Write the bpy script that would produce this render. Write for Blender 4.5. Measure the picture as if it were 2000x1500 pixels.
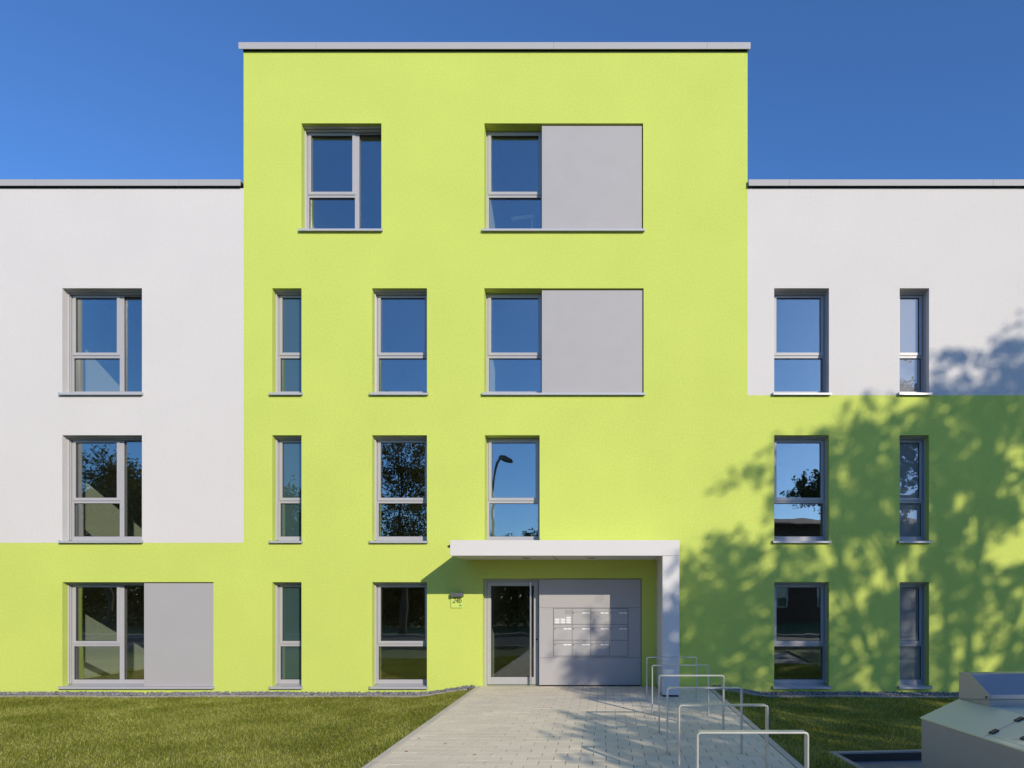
import bpy, bmesh, math, random
import numpy as np
from mathutils import Vector, Matrix

for o in list(bpy.data.objects):
    bpy.data.objects.remove(o, do_unlink=True)
SC = bpy.context.scene
COL = SC.collection
R = math.radians

# ------------------------------------------------------------------ camera
H = 1.77                    # eye height over the path
CAM_Y = -13.33
cam_d = bpy.data.cameras.new("camera")
cam = bpy.data.objects.new("camera", cam_d)
COL.objects.link(cam)
cam.location = (0, CAM_Y, H)
cam.rotation_euler = (R(90), 0, 0)
cam_d.sensor_width = 36.0
cam_d.lens = 24.0
cam_d.shift_x = -0.0910
cam_d.shift_y = 0.2065
cam_d.clip_end = 2000
SC.camera = cam

# ------------------------------------------------------------------ light
SUN_TO = Vector((0.634, -1.0, 0.475)).normalized()     # towards the sun
SUN_EL = math.asin(SUN_TO.z)
SUN_AZ = math.atan2(SUN_TO.x, SUN_TO.y)                # clockwise from +Y
w = bpy.data.worlds.new("World")
SC.world = w
w.use_nodes = True
nt = w.node_tree
nt.nodes.clear()
out = nt.nodes.new("ShaderNodeOutputWorld")
bg = nt.nodes.new("ShaderNodeBackground")
sky = nt.nodes.new("ShaderNodeTexSky")
sky.sky_type = 'NISHITA'
sky.sun_disc = False
sky.sun_elevation = SUN_EL
sky.sun_rotation = SUN_AZ
sky.altitude = 100
sky.air_density = 0.88
sky.dust_density = 0.3
sky.ozone_density = 9.0
bg.inputs['Strength'].default_value = 0.138
nt.links.new(sky.outputs[0], bg.inputs['Color'])
nt.links.new(bg.outputs[0], out.inputs['Surface'])

sd = bpy.data.lights.new("sun", 'SUN')
sd.energy = 2.82
sd.angle = R(0.40)
sd.color = (1.0, 0.905, 0.75)
sun = bpy.data.objects.new("sun", sd)
COL.objects.link(sun)
sun.location = (20, -30, 30)
sun.rotation_euler = (-SUN_TO).to_track_quat('-Z', 'Y').to_euler()

SC.view_settings.view_transform = 'Standard'
SC.view_settings.look = 'None'
SC.view_settings.gamma = 1.0
SC.view_settings.exposure = 0.50
SC.view_settings.use_curve_mapping = False
SC.render.engine = 'CYCLES'
SC.cycles.use_denoising = True
SC.cycles.max_bounces = 10
SC.cycles.transparent_max_bounces = 16
SC.cycles.caustics_reflective = False
SC.cycles.caustics_refractive = False
SC.cycles.sample_clamp_indirect = 6.0

# ------------------------------------------------------------------ materials
MATS = {}


def mat(name, col, rough=0.6, metal=0.0, spec=0.5, var=0.0, vscale=3.0, fine=0.0, fscale=80.0,
        bump=0.0, bscale=60.0, island=0.0, sheen=None):
    """Principled material: base colour with two octaves of object-space variation, per-island tint and bump."""
    m = bpy.data.materials.new(name)
    m.use_nodes = True
    n = m.node_tree
    b = n.nodes['Principled BSDF']
    b.inputs['Roughness'].default_value = rough
    b.inputs['Metallic'].default_value = metal
    b.inputs['Specular IOR Level'].default_value = spec
    tc = n.nodes.new("ShaderNodeTexCoord")
    val = None

    def addv(sock, amt):
        nonlocal val
        mr = n.nodes.new("ShaderNodeMapRange")
        mr.inputs['From Min'].default_value = 0.25 if amt[1] else 0.0
        mr.inputs['From Max'].default_value = 0.75 if amt[1] else 1.0
        mr.inputs['To Min'].default_value = 1 - amt[0]
        mr.inputs['To Max'].default_value = 1 + amt[0]
        n.links.new(sock, mr.inputs['Value'])
        if val is None:
            val = mr.outputs[0]
        else:
            mm = n.nodes.new("ShaderNodeMath")
            mm.operation = 'MULTIPLY'
            n.links.new(val, mm.inputs[0])
            n.links.new(mr.outputs[0], mm.inputs[1])
            val = mm.outputs[0]
    if var:
        t = n.nodes.new("ShaderNodeTexNoise")
        t.inputs['Scale'].default_value = vscale
        t.inputs['Detail'].default_value = 4
        n.links.new(tc.outputs['Object'], t.inputs['Vector'])
        addv(t.outputs[0], (var, True))
    if fine:
        t = n.nodes.new("ShaderNodeTexNoise")
        t.inputs['Scale'].default_value = fscale
        t.inputs['Detail'].default_value = 3
        n.links.new(tc.outputs['Object'], t.inputs['Vector'])
        addv(t.outputs[0], (fine, True))
    if island:
        g = n.nodes.new("ShaderNodeNewGeometry")
        addv(g.outputs['Random Per Island'], (island, False))
    if val is not None:
        mx = n.nodes.new("ShaderNodeVectorMath")
        mx.operation = 'SCALE'
        mx.inputs[0].default_value = col[:3]
        n.links.new(val, mx.inputs['Scale'])
        n.links.new(mx.outputs[0], b.inputs['Base Color'])
    else:
        b.inputs['Base Color'].default_value = (*col[:3], 1)
    if bump:
        t = n.nodes.new("ShaderNodeTexNoise")
        t.inputs['Scale'].default_value = bscale
        t.inputs['Detail'].default_value = 5
        n.links.new(tc.outputs['Object'], t.inputs['Vector'])
        bp = n.nodes.new("ShaderNodeBump")
        bp.inputs['Strength'].default_value = 1.0
        bp.inputs['Distance'].default_value = bump
        n.links.new(t.outputs[0], bp.inputs['Height'])
        n.links.new(bp.outputs[0], b.inputs['Normal'])
    MATS[name] = m
    return m


def glass(name, tint, refl, diff=None, seed=0.0, wave=0.0010):
    """Architectural glass: fresnel-weighted mirror over a tinted see-through sheet (or a frosted one)."""
    m = bpy.data.materials.new(name)
    m.use_nodes = True
    n = m.node_tree
    n.nodes.clear()
    o = n.nodes.new("ShaderNodeOutputMaterial")
    mix = n.nodes.new("ShaderNodeMixShader")
    gl = n.nodes.new("ShaderNodeBsdfGlossy")
    gl.inputs['Roughness'].default_value = 0.0
    gl.inputs['Color'].default_value = (0.93, 0.97, 1.0, 1)
    fr = n.nodes.new("ShaderNodeFresnel")
    fr.inputs['IOR'].default_value = 1.5
    ma = n.nodes.new("ShaderNodeMath")
    ma.operation = 'MULTIPLY_ADD'
    ma.inputs[1].default_value = 1.0
    ma.inputs[2].default_value = refl
    ma.use_clamp = True
    n.links.new(fr.outputs[0], ma.inputs[0])
    n.links.new(ma.outputs[0], mix.inputs[0])
    if diff is None:
        tr = n.nodes.new("ShaderNodeBsdfTransparent")
        tr.inputs['Color'].default_value = (*tint, 1)
        base = tr.outputs[0]
    else:
        df = n.nodes.new("ShaderNodeBsdfDiffuse")
        df.inputs['Color'].default_value = (*diff, 1)
        base = df.outputs[0]
    tc = n.nodes.new("ShaderNodeTexCoord")
    mp = n.nodes.new("ShaderNodeMapping")
    mp.inputs['Location'].default_value = (seed, seed * 2, seed)
    t = n.nodes.new("ShaderNodeTexNoise")
    t.inputs['Scale'].default_value = 2.2
    t.inputs['Detail'].default_value = 1
    bp = n.nodes.new("ShaderNodeBump")
    bp.inputs['Strength'].default_value = 1.0
    bp.inputs['Distance'].default_value = wave
    n.links.new(tc.outputs['Object'], mp.inputs[0])
    n.links.new(mp.outputs[0], t.inputs['Vector'])
    n.links.new(t.outputs[0], bp.inputs['Height'])
    n.links.new(bp.outputs[0], gl.inputs['Normal'])
    n.links.new(base, mix.inputs[1])
    n.links.new(gl.outputs[0], mix.inputs[2])
    n.links.new(mix.outputs[0], o.inputs['Surface'])
    MATS[name] = m
    return m


def leafmat(name, c1, c2, c3, trans=0.25, big=0.6):
    """Two-sided leaves / grass: per-island colour between three tints plus slow patches, some translucency."""
    m = bpy.data.materials.new(name)
    m.use_nodes = True
    n = m.node_tree
    n.nodes.clear()
    o = n.nodes.new("ShaderNodeOutputMaterial")
    g = n.nodes.new("ShaderNodeNewGeometry")
    rp = n.nodes.new("ShaderNodeValToRGB")
    e = rp.color_ramp.elements
    e[0].position, e[0].color = 0.0, (*c1, 1)
    e[1].position, e[1].color = 1.0, (*c3, 1)
    k = e.new(0.6)
    k.color = (*c2, 1)
    tc = n.nodes.new("ShaderNodeTexCoord")
    t = n.nodes.new("ShaderNodeTexNoise")
    t.inputs['Scale'].default_value = big
    t.inputs['Detail'].default_value = 5
    n.links.new(tc.outputs['Object'], t.inputs['Vector'])
    mr = n.nodes.new("ShaderNodeMapRange")
    mr.inputs['From Min'].default_value = 0.3
    mr.inputs['From Max'].default_value = 0.7
    mr.inputs['To Min'].default_value = -0.22
    mr.inputs['To Max'].default_value = 0.22
    n.links.new(t.outputs[0], mr.inputs['Value'])
    ad = n.nodes.new("ShaderNodeMath")
    ad.operation = 'ADD'
    ad.use_clamp = True
    n.links.new(g.outputs['Random Per Island'], ad.inputs[0])
    n.links.new(mr.outputs[0], ad.inputs[1])
    n.links.new(ad.outputs[0], rp.inputs[0])
    d = n.nodes.new("ShaderNodeBsdfDiffuse")
    tl = n.nodes.new("ShaderNodeBsdfTranslucent")
    mx = n.nodes.new("ShaderNodeMixShader")
    mx.inputs[0].default_value = trans
    n.links.new(rp.outputs[0], d.inputs['Color'])
    n.links.new(rp.outputs[0], tl.inputs['Color'])
    n.links.new(d.outputs[0], mx.inputs[1])
    n.links.new(tl.outputs[0], mx.inputs[2])
    n.links.new(mx.outputs[0], o.inputs['Surface'])
    MATS[name] = m
    return m


M_GREEN = mat("lime_render", (0.558, 0.642, 0.132), 0.9, spec=0.2, var=0.035, vscale=0.8, fine=0.065, fscale=28, bump=0.004, bscale=90)
M_WHITE = mat("white_render", (0.655, 0.622, 0.595), 0.9, spec=0.2, var=0.025, vscale=0.8, fine=0.04, fscale=28, bump=0.004, bscale=90)
M_PANEL = mat("grey_panel", (0.395, 0.376, 0.372), 0.55, var=0.03, vscale=2.5, fine=0.015, fscale=25)
M_PANEL2 = mat("grey_sheet_panel", (0.405, 0.388, 0.385), 0.42, var=0.02, vscale=2.0)
M_FRAME = mat("grey_frame", (0.42, 0.41, 0.42), 0.35, var=0.02, vscale=4)
M_RAIL = mat("aluminium_rail", (0.50, 0.49, 0.50), 0.35, metal=0.15)
M_SILL = mat("sill_metal", (0.52, 0.51, 0.525), 0.32, metal=0.2)
M_COPING = mat("coping_metal", (0.42, 0.41, 0.41), 0.6, metal=0.0, spec=0.3, var=0.02, vscale=1.5)
M_CANOPY = mat("canopy_white", (0.66, 0.63, 0.60), 0.5, var=0.012, vscale=2)
M_GASKET = mat("gasket", (0.02, 0.02, 0.022), 0.6)  # also colours in the shade on the pad kerb's inner face
M_GLASS = glass("window_glass", (0.93, 0.98, 0.92), 0.175)
M_DOORGLASS = glass("door_glass", (0.80, 0.85, 0.80), 0.07)
M_FROST_D = glass("frosted_glass_dark", None, 0.13, diff=(0.045, 0.085, 0.08))
M_FROST_L = glass("frosted_glass_pale", None, 0.13, diff=(0.25, 0.26, 0.27))
M_INT = mat("interior_plaster", (0.80, 0.79, 0.73), 0.9)
M_FLOORI = mat("interior_floor", (0.32, 0.21, 0.11), 0.5, var=0.1, vscale=6)
M_STEEL = mat("brushed_steel", (0.62, 0.60, 0.56), 0.3, metal=0.8)
M_GALV = mat("galvanised_steel", (0.52, 0.52, 0.50), 0.42, metal=0.45, var=0.06, vscale=7)
M_LABELW = mat("white_label", (0.85, 0.85, 0.85), 0.4)
M_BLACK = mat("black_plastic", (0.012, 0.012, 0.014), 0.45)
M_DARKGREY = mat("dark_grey_metal", (0.10, 0.105, 0.115), 0.4)
M_BOX = mat("grey_box_metal", (0.32, 0.32, 0.315), 0.35, metal=0.25, var=0.04, vscale=1.2)
M_LID = mat("lid_paint", (0.60, 0.625, 0.48), 0.38, metal=0.2, var=0.03, vscale=1.2)
M_HOOD = mat("hood_metal", (0.33, 0.34, 0.355), 0.28, metal=0.4, var=0.03, vscale=1.2)
M_SIGNG = mat("sign_green", (0.03, 0.28, 0.14), 0.4)
M_PLATE = mat("sign_plate", (0.60, 0.72, 0.16), 0.15)
M_SLOT = mat("slot_grey", (0.20, 0.20, 0.21), 0.5)
M_LAMP = mat("downlight_metal", (0.25, 0.24, 0.22), 0.3)
M_PAVER = mat("paver_concrete", (0.77, 0.665, 0.505), 0.9, var=0.05, vscale=0.9, fine=0.08, fscale=55, island=0.05, bump=0.003, bscale=120)
M_JOINT = mat("joint_sand", (0.17, 0.15, 0.12), 1.0, fine=0.3, fscale=40)
M_KERB = mat("kerb_concrete", (0.58, 0.515, 0.42), 0.9, var=0.08, vscale=2, fine=0.1, fscale=60, island=0.06, bump=0.003, bscale=100)
M_EDGING = mat("edging_concrete", (0.34, 0.30, 0.27), 0.9, var=0.1, vscale=3, fine=0.1)
M_STONE = mat("gravel_stone", (0.20, 0.195, 0.20), 0.85, island=0.5)
M_GBASE = mat("gravel_bed", (0.07, 0.068, 0.07), 1.0, fine=0.3, fscale=40)
M_SOIL = mat("lawn_soil", (0.13, 0.145, 0.035), 1.0, var=0.3, vscale=1.2, fine=0.35, fscale=35)
M_ASPH = mat("asphalt", (0.05, 0.05, 0.052), 0.9, var=0.1, vscale=1, fine=0.2, fscale=60)
M_PAVE = mat("pavement_slab", (0.25, 0.24, 0.23), 0.9, var=0.1, vscale=1)
M_PAD = mat("pad_concrete", (0.20, 0.20, 0.195), 0.9, var=0.08, vscale=2, fine=0.12, fscale=50)
M_BARK = mat("bark", (0.09, 0.07, 0.05), 0.95, var=0.25, vscale=6, bump=0.01, bscale=20)
M_BRICK = mat("dark_brick", (0.16, 0.085, 0.06), 0.9, var=0.1, vscale=2, fine=0.2, fscale=20)
M_ROOFT = mat("roof_tile", (0.09, 0.05, 0.04), 0.8, var=0.15, vscale=3)
M_ROOF = mat("roof_membrane", (0.2, 0.2, 0.2), 0.9)
M_GRASS = leafmat("grass_blades", (0.13, 0.15, 0.018), (0.275, 0.30, 0.045), (0.56, 0.54, 0.17), 0.35, 1.2)
M_LEAF = leafmat("tree_leaves", (0.022, 0.045, 0.010), (0.045, 0.080, 0.016), (0.085, 0.11, 0.025), 0.30, 0.5)
M_LEAF2 = leafmat("olive_leaves", (0.06, 0.065, 0.016), (0.11, 0.115, 0.026), (0.18, 0.165, 0.045), 0.30, 0.5)
M_DRY = mat("dry_leaf", (0.30, 0.12, 0.045), 0.8, island=0.4)


# ------------------------------------------------------------------ mesh helpers
class MB:
    def __init__(self):
        self.v, self.f, self.mi, self.mats = [], [], [], []

    def m(self, material):
        if material not in self.mats:
            self.mats.append(material)
        return self.mats.index(material)

    def box(self, x0, x1, y0, y1, z0, z1, material):
        i = len(self.v)
        self.v += [(x0, y0, z0), (x1, y0, z0), (x1, y1, z0), (x0, y1, z0),
                   (x0, y0, z1), (x1, y0, z1), (x1, y1, z1), (x0, y1, z1)]
        k = self.m(material)
        for q in ((0, 1, 5, 4), (1, 2, 6, 5), (2, 3, 7, 6), (3, 0, 4, 7), (4, 5, 6, 7), (3, 2, 1, 0)):
            self.f.append(tuple(i + a for a in q))
            self.mi.append(k)
        return self

    def quad(self, pts, material):
        i = len(self.v)
        self.v += [tuple(p) for p in pts]
        self.f.append(tuple(range(i, i + len(pts))))
        self.mi.append(self.m(material))
        return self

    def prism(self, prof, a, b, material, axis='x'):
        """prof: 2-D points; extruded from a to b along axis ('x': prof is (y,z); 'y': prof is (x,z))."""
        i = len(self.v)
        n = len(prof)
        for t in (a, b):
            for p, q in prof:
                self.v.append((t, p, q) if axis == 'x' else (p, t, q))
        k = self.m(material)
        for j in range(n):
            j2 = (j + 1) % n
            self.f.append((i + j, i + j2, i + n + j2, i + n + j))
            self.mi.append(k)
        self.f.append(tuple(i + j for j in reversed(range(n))))
        self.f.append(tuple(i + n + j for j in range(n)))
        self.mi += [k, k]
        return self

    def tube(self, pts, radii, material, n=10):
        pts = [Vector(p) for p in pts]
        if not hasattr(radii, '__len__'):
            radii = [radii] * len(pts)
        i = len(self.v)
        up = Vector((0.3, 0.1, 1)).normalized()
        for a, p in enumerate(pts):
            d = (pts[min(a + 1, len(pts) - 1)] - pts[max(a - 1, 0)]).normalized()
            s = d.cross(up)
            if s.length < 1e-3:
                s = d.cross(Vector((1, 0, 0)))
            s.normalize()
            t = s.cross(d)
            for k in range(n):
                an = 2 * math.pi * k / n
                self.v.append(tuple(p + (s * math.cos(an) + t * math.sin(an)) * radii[a]))
        k0 = self.m(material)
        for a in range(len(pts) - 1):
            for k in range(n):
                k2 = (k + 1) % n
                self.f.append((i + a * n + k, i + a * n + k2, i + (a + 1) * n + k2, i + (a + 1) * n + k))
                self.mi.append(k0)
        self.f.append(tuple(i + k for k in reversed(range(n))))
        self.f.append(tuple(i + (len(pts) - 1) * n + k for k in range(n)))
        self.mi += [k0, k0]
        return self

    def ring(self, x0, x1, z0, z1, wl, wr, wb, wt, y0, y1, material):
        self.box(x0, x0 + wl, y0, y1, z0, z1, material)
        self.box(x1 - wr, x1, y0, y1, z0, z1, material)
        self.box(x0 + wl, x1 - wr, y0, y1, z0, z0 + wb, material)
        self.box(x0 + wl, x1 - wr, y0, y1, z1 - wt, z1, material)
        return self

    def build(self, name, parent=None, bevel=0.0, smooth=False):
        me = bpy.data.meshes.new(name)
        me.from_pydata(self.v, [], self.f)
        for m in self.mats:
            me.materials.append(m)
        me.polygons.foreach_set("material_index", self.mi)
        bm = bmesh.new()
        bm.from_mesh(me)
        bmesh.ops.recalc_face_normals(bm, faces=bm.faces)
        bm.to_mesh(me)
        bm.free()
        if smooth:
            me.polygons.foreach_set("use_smooth", [True] * len(me.polygons))
        me.update()
        o = bpy.data.objects.new(name, me)
        COL.objects.link(o)
        if parent is not None:
            o.parent = parent
        if bevel:
            b = o.modifiers.new("bevel", 'BEVEL')
            b.width = bevel
            b.segments = 2
            b.limit_method = 'ANGLE'
        return o


def np_mesh(name, verts, faces, material, parent=None):
    """verts (N,3), faces (M,k) arrays -> object"""
    me = bpy.data.meshes.new(name)
    k = faces.shape[1]
    me.vertices.add(len(verts))
    me.vertices.foreach_set("co", np.asarray(verts, np.float32).ravel())
    me.loops.add(faces.size)
    me.loops.foreach_set("vertex_index", np.asarray(faces, np.int32).ravel())
    me.polygons.add(len(faces))
    me.polygons.foreach_set("loop_start", np.arange(0, faces.size, k, dtype=np.int32))
    me.polygons.foreach_set("loop_total", np.full(len(faces), k, np.int32))
    me.materials.append(material)
    me.update(calc_edges=True)
    me.validate()
    o = bpy.data.objects.new(name, me)
    COL.objects.link(o)
    if parent is not None:
        o.parent = parent
    return o


def tag(o, label=None, cat=None, group=None, kind=None):
    if label:
        o['label'] = label
    if cat:
        o['category'] = cat
    if group:
        o['group'] = group
    if kind:
        o['kind'] = kind
    return o


def thing(name, loc, label, cat, group=None):
    o = bpy.data.objects.new(name, None)
    COL.objects.link(o)
    o.location = loc
    o.empty_display_size = 0.2
    bpy.context.view_layer.update()
    return tag(o, label, cat, group)


def keep(parent, child):
    """parent a mesh built in world coordinates under an empty that stands elsewhere"""
    child.parent = parent
    child.matrix_parent_inverse = Matrix.Translation(parent.location).inverted() if not parent.parent else Matrix.Identity(4)
    return child


def copy_tree(o, parent=None):
    c = o.copy()
    COL.objects.link(c)
    if parent is not None:
        c.parent = parent
    for ch in list(o.children):
        copy_tree(ch, c)
    return c


# ------------------------------------------------------------------ ground levels
PX0, PX1 = -2.50, 2.05                 # path edges
PAD = (2.66, -5.16)                    # far left corner of the sunken pad
PA = R(5.4)
PC, PS = math.cos(PA), math.sin(PA)


def pad_uv(x, y):
    """pad coordinates: u to the right, v towards the street"""
    dx, dy = x - PAD[0], y - PAD[1]
    return dx * PC + dy * PS, dx * PS - dy * PC


def smooth(t):
    t = np.clip(t, 0, 1)
    return t * t * (3 - 2 * t)


def gz(x, y):
    x = np.asarray(x, float)
    y = np.asarray(y, float)
    d = np.maximum(PX0 - x, x - PX1)
    z = np.where(d < 0, -0.06, -0.015 - 0.135 * smooth(d / 1.15))
    z = z + np.where(d > 0.3, 0.008 * np.sin(x * 1.7 + 0.6) * np.sin(y * 1.3 + x * 0.4), 0)
    z = np.where((y < -10.4), -0.16, z)
    u, v = pad_uv(x, y)
    z = np.where((u > 0.03) & (v > 0.03) & (u < 3.2) & (v < 5.0), -0.36, z)
    return z


# ------------------------------------------------------------------ ground, path, lawn (structure)
xs = np.concatenate([[-500, -250, -120, -70, -45, -30, -22, -17], np.arange(-14, 11.001, 0.05), [13, 17, 22, 30, 45, 70, 120, 250, 500]])
ys = np.concatenate([[-500, -250, -120, -70, -45, -30, -20, -14], np.arange(-11, -9.9, 0.25), np.arange(-9.6, 0.051, 0.05), [1, 10, 30, 100, 300]])
GX, GY = np.meshgrid(xs, ys)
GZ = gz(GX, GY)
nx, ny = len(xs), len(ys)
idx = np.arange(nx * ny).reshape(ny, nx)
F = np.stack([idx[:-1, :-1], idx[:-1, 1:], idx[1:, 1:], idx[1:, :-1]], -1).reshape(-1, 4)
g = np_mesh("ground", np.stack([GX, GY, GZ], -1).reshape(-1, 3), F, M_SOIL)
tag(g, kind='structure')

# path: bed, edging stones, individual pavers in running bond
mb = MB()
mb.box(PX0 + 0.085, PX1 - 0.085, -10.6, -0.005, -0.05, -0.008, M_JOINT)
tag(mb.build("path_bed"), kind='structure')


def chamfer_blocks(blocks, top, c=0.0012, h=0.03, jit=0.0004, seed=1):
    rng = np.random.default_rng(seed)
    V, Fq = [], []
    for (x0, x1, y0, y1) in blocks:
        i = len(V)
        dz = rng.normal(0, jit)
        tx, ty = rng.normal(0, 0.0004, 2)
        for (a, b, z) in ((0, 0, -h), (c, c, 0.0)):
            zz = top + dz + z
            if z < 0:
                V += [(x0, y0, zz), (x1, y0, zz), (x1, y1, zz), (x0, y1, zz)]
        for q in (-c * 0.8, 0.0):
            e = 0 if q < 0 else c
            V += [(x0 + e, y0 + e, top + dz + q - tx - ty), (x1 - e, y0 + e, top + dz + q + tx - ty),
                  (x1 - e, y1 - e, top + dz + q + tx + ty), (x0 + e, y1 - e, top + dz + q - tx + ty)]
        for lvl in (0, 1):
            for k in range(4):
                k2 = (k + 1) % 4
                Fq.append((i + lvl * 4 + k, i + lvl * 4 + k2, i + lvl * 4 + 4 + k2, i + lvl * 4 + 4 + k))
        Fq.append((i + 8, i + 9, i + 10, i + 11))
    return np.array(V), np.array(Fq)


bl = []
rng = random.Random(3)
yy = -0.02
row = 0
PL, PW, GAP = 0.285, 0.187, 0.0036
while yy > -10.5:
    x = PX0 + 0.085 - (PL / 2 if row % 2 else 0.0) + rng.uniform(-0.004, 0.004)
    while x < PX1 - 0.085 - 0.02:
        a, b = max(x, PX0 + 0.088), min(x + PL, PX1 - 0.088)
        if b - a > 0.05:
            bl.append((a + 0.0038, b - 0.0038, yy - PW + 0.0014, yy - 0.0014))
        x += PL
    yy -= PW
    row += 1
V, Fq = chamfer_blocks(bl, 0.0, seed=5)
po_ = tag(np_mesh("path", V, Fq, M_PAVER), kind='structure')
po_.data.shade_flat()
bl = []
for sx in (PX0, PX1 - 0.08):
    y = -0.02
    while y > -10.5:
        bl.append((sx, sx + 0.08, y - 0.996, y - 0.004))
        y -= 1.0
V, Fq = chamfer_blocks(bl, 0.004, h=0.15, seed=6)
po_ = tag(np_mesh("path_kerb", V, Fq, M_KERB), kind='structure')
po_.data.shade_flat()

# gravel strip along the wall, its concrete edging
def strip(name, x0, x1, y0, y1, dz, material, thick=None, step=0.1):
    xa = np.arange(x0, x1 + 1e-6, step)
    mbs = MB()
    if thick is None:
        V = []
        for x in xa:
            V += [(x, y0, gz(x, -1.0) + dz), (x, y1, gz(x, -1.0) + dz)]
        Fs = [(2 * i, 2 * i + 2, 2 * i + 3, 2 * i + 1) for i in range(len(xa) - 1)]
        o = np_mesh(name, np.array(V, float), np.array(Fs), material)
    else:
        V, Fs = [], []
        for x in xa:
            z = float(gz(x, -1.0)) + dz
            V += [(x, y0, z - thick), (x, y0, z), (x, y1, z), (x, y1, z - thick)]
        for i in range(len(xa) - 1):
            for k in range(4):
                k2 = (k + 1) % 4
                Fs.append((4 * i + k, 4 * i + k2, 4 * i + 4 + k2, 4 * i + 4 + k))
        o = np_mesh(name, np.array(V, float), np.array(Fs), material)
    return o


for (a, b) in ((-16.0, PX0 - 0.005), (PX1 + 0.005, 14.0)):
    tag(strip("gravel_bed", a, b, -0.45, -0.004, 0.012, M_GBASE), kind='structure')
    tag(strip("gravel_edging", a, b, -0.50, -0.45, 0.035, M_EDGING, thick=0.15), kind='structure')

rs = np.random.default_rng(11)
ico_v = []
bm = bmesh.new()
bmesh.ops.create_icosphere(bm, subdivisions=1, radius=1.0)
ico_v = np.array([v.co[:] for v in bm.verts])
ico_f = np.array([[v.index for v in f.verts] for f in bm.faces])
bm.free()


def stones(n, sampler, rmin, rmax, seed):
    r = np.random.default_rng(seed)
    P = sampler(r, n)
    rad = r.uniform(rmin, rmax, n)
    sc = r.uniform(0.6, 1.25, (n, 1, 3)) * rad[:, None, None]
    V = ico_v[None] * (1 + r.normal(0, 0.16, (n, len(ico_v), 1)))
    V = V * sc
    an = r.uniform(0, 6.28, n)
    c, s = np.cos(an)[:, None], np.sin(an)[:, None]
    X = V[..., 0] * c - V[..., 1] * s
    Y = V[..., 0] * s + V[..., 1] * c
    V = np.stack([X, Y, V[..., 2] * 0.75], -1) + P[:, None, :]
    Fi = (ico_f[None] + (np.arange(n) * len(ico_v))[:, None, None]).reshape(-1, 3)
    return V.reshape(-1, 3), Fi


def gravel_sampler(r, n):
    x = np.where(r.random(n) < 0.55, r.uniform(-12.2, PX0 - 0.03, n), r.uniform(PX1 + 0.03, 9.0, n))
    y = r.uniform(-0.44, -0.015, n)
    z = gz(x, -1.0) + 0.012 + r.uniform(0.0, 0.03, n)
    return np.stack([x, y, z], -1)


V, Fi = stones(9500, gravel_sampler, 0.013, 0.026, 12)
tag(np_mesh("gravel", V, Fi, M_STONE), "grey crushed stones in the strip at the foot of the facade", kind='stuff').data.shade_flat()

# grass blades
def grass(n, sampler, seed, hmin=0.020, hmax=0.044):
    r = np.random.default_rng(seed)
    P = sampler(r, n)
    n = len(P)
    an = r.uniform(0, 6.283, n)
    h = r.uniform(hmin, hmax, n)
    h *= np.where(r.random(n) < 0.03, 1.35, 1.0)
    wd = r.uniform(0.0019, 0.0036, n)
    lean = r.uniform(0.15, 1.05, n) * h
    la = r.uniform(0, 6.283, n)
    dx, dy = np.cos(an) * wd, np.sin(an) * wd
    lx, ly = np.cos(la) * lean, np.sin(la) * lean
    A = P + np.stack([-dx, -dy, np.zeros(n)], -1)
    B = P + np.stack([dx, dy, np.zeros(n)], -1)
    mid = P + np.stack([lx * 0.35, ly * 0.35, h * 0.6], -1)
    C = mid + np.stack([dx * .8, dy * .8, np.zeros(n)], -1)
    D = mid + np.stack([-dx * .8, -dy * .8, np.zeros(n)], -1)
    E = P + np.stack([lx, ly, h], -1)
    V = np.stack([A, B, C, D, E], 1).reshape(-1, 3)
    k = (np.arange(n) * 5)[:, None]
    T = np.concatenate([k + np.array([[0, 1, 2]]), k + np.array([[0, 2, 3]]), k + np.array([[3, 2, 4]])], 0)
    return V, T


def lawn_left(r, n):
    x = r.uniform(-12.3, PX0 - 0.01, n)
    y = -0.50 - 6.2 * r.random(n)
    k = x < (PX0 - 0.012)
    return np.stack([x, y, gz(x, y)], -1)[k]


def lawn_right(r, n):
    x = r.uniform(PX1 + 0.01, 9.6, n)
    y = -0.50 - 6.6 * r.random(n)
    u, v = pad_uv(x, y)
    k = ~((u > -0.05) & (v > -0.05))
    return np.stack([x, y, gz(x, y)], -1)[k]


V1, T1 = grass(230000, lawn_left, 21)
V2, T2 = grass(130000, lawn_right, 22)
V = np.concatenate([V1, V2])
T = np.concatenate([T1, T2 + len(V1)])
tag(np_mesh("lawn_grass", V, T, M_GRASS), "short mown grass of the lawns beside the paved path", kind='stuff')

# street side (behind the camera): road, pavements
mb = MB()
mb.box(-160, 160, -17.6, -10.9, -0.2, -0.145, M_ASPH)
tag(mb.build("road"), kind='structure')
mb = MB()
mb.box(-160, 160, -18.0, -17.6, -0.3, -0.03, M_PAVE)
tag(mb.build("kerb"), kind='structure')
mb = MB()
mb.box(-160, 160, -10.9, -10.62, -0.3, -0.03, M_PAVE)
tag(mb.build("kerb"), kind='structure')

# sunken pad under the storage box
def pad_pt(u, v, z):
    return (PAD[0] + u * PC + v * PS, PAD[1] + u * PS - v * PC, z)


def pad_box(mb, u0, u1, v0, v1, z0, z1, material):
    i = len(mb.v)
    for z in (z0, z1):
        mb.v += [pad_pt(u0, v0, z), pad_pt(u1, v0, z), pad_pt(u1, v1, z), pad_pt(u0, v1, z)]
    k = mb.m(material)
    for q in ((0, 1, 5, 4), (1, 2, 6, 5), (2, 3, 7, 6), (3, 0, 4, 7), (4, 5, 6, 7), (3, 2, 1, 0)):
        mb.f.append(tuple(i + a for a in q))
        mb.mi.append(k)


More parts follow.
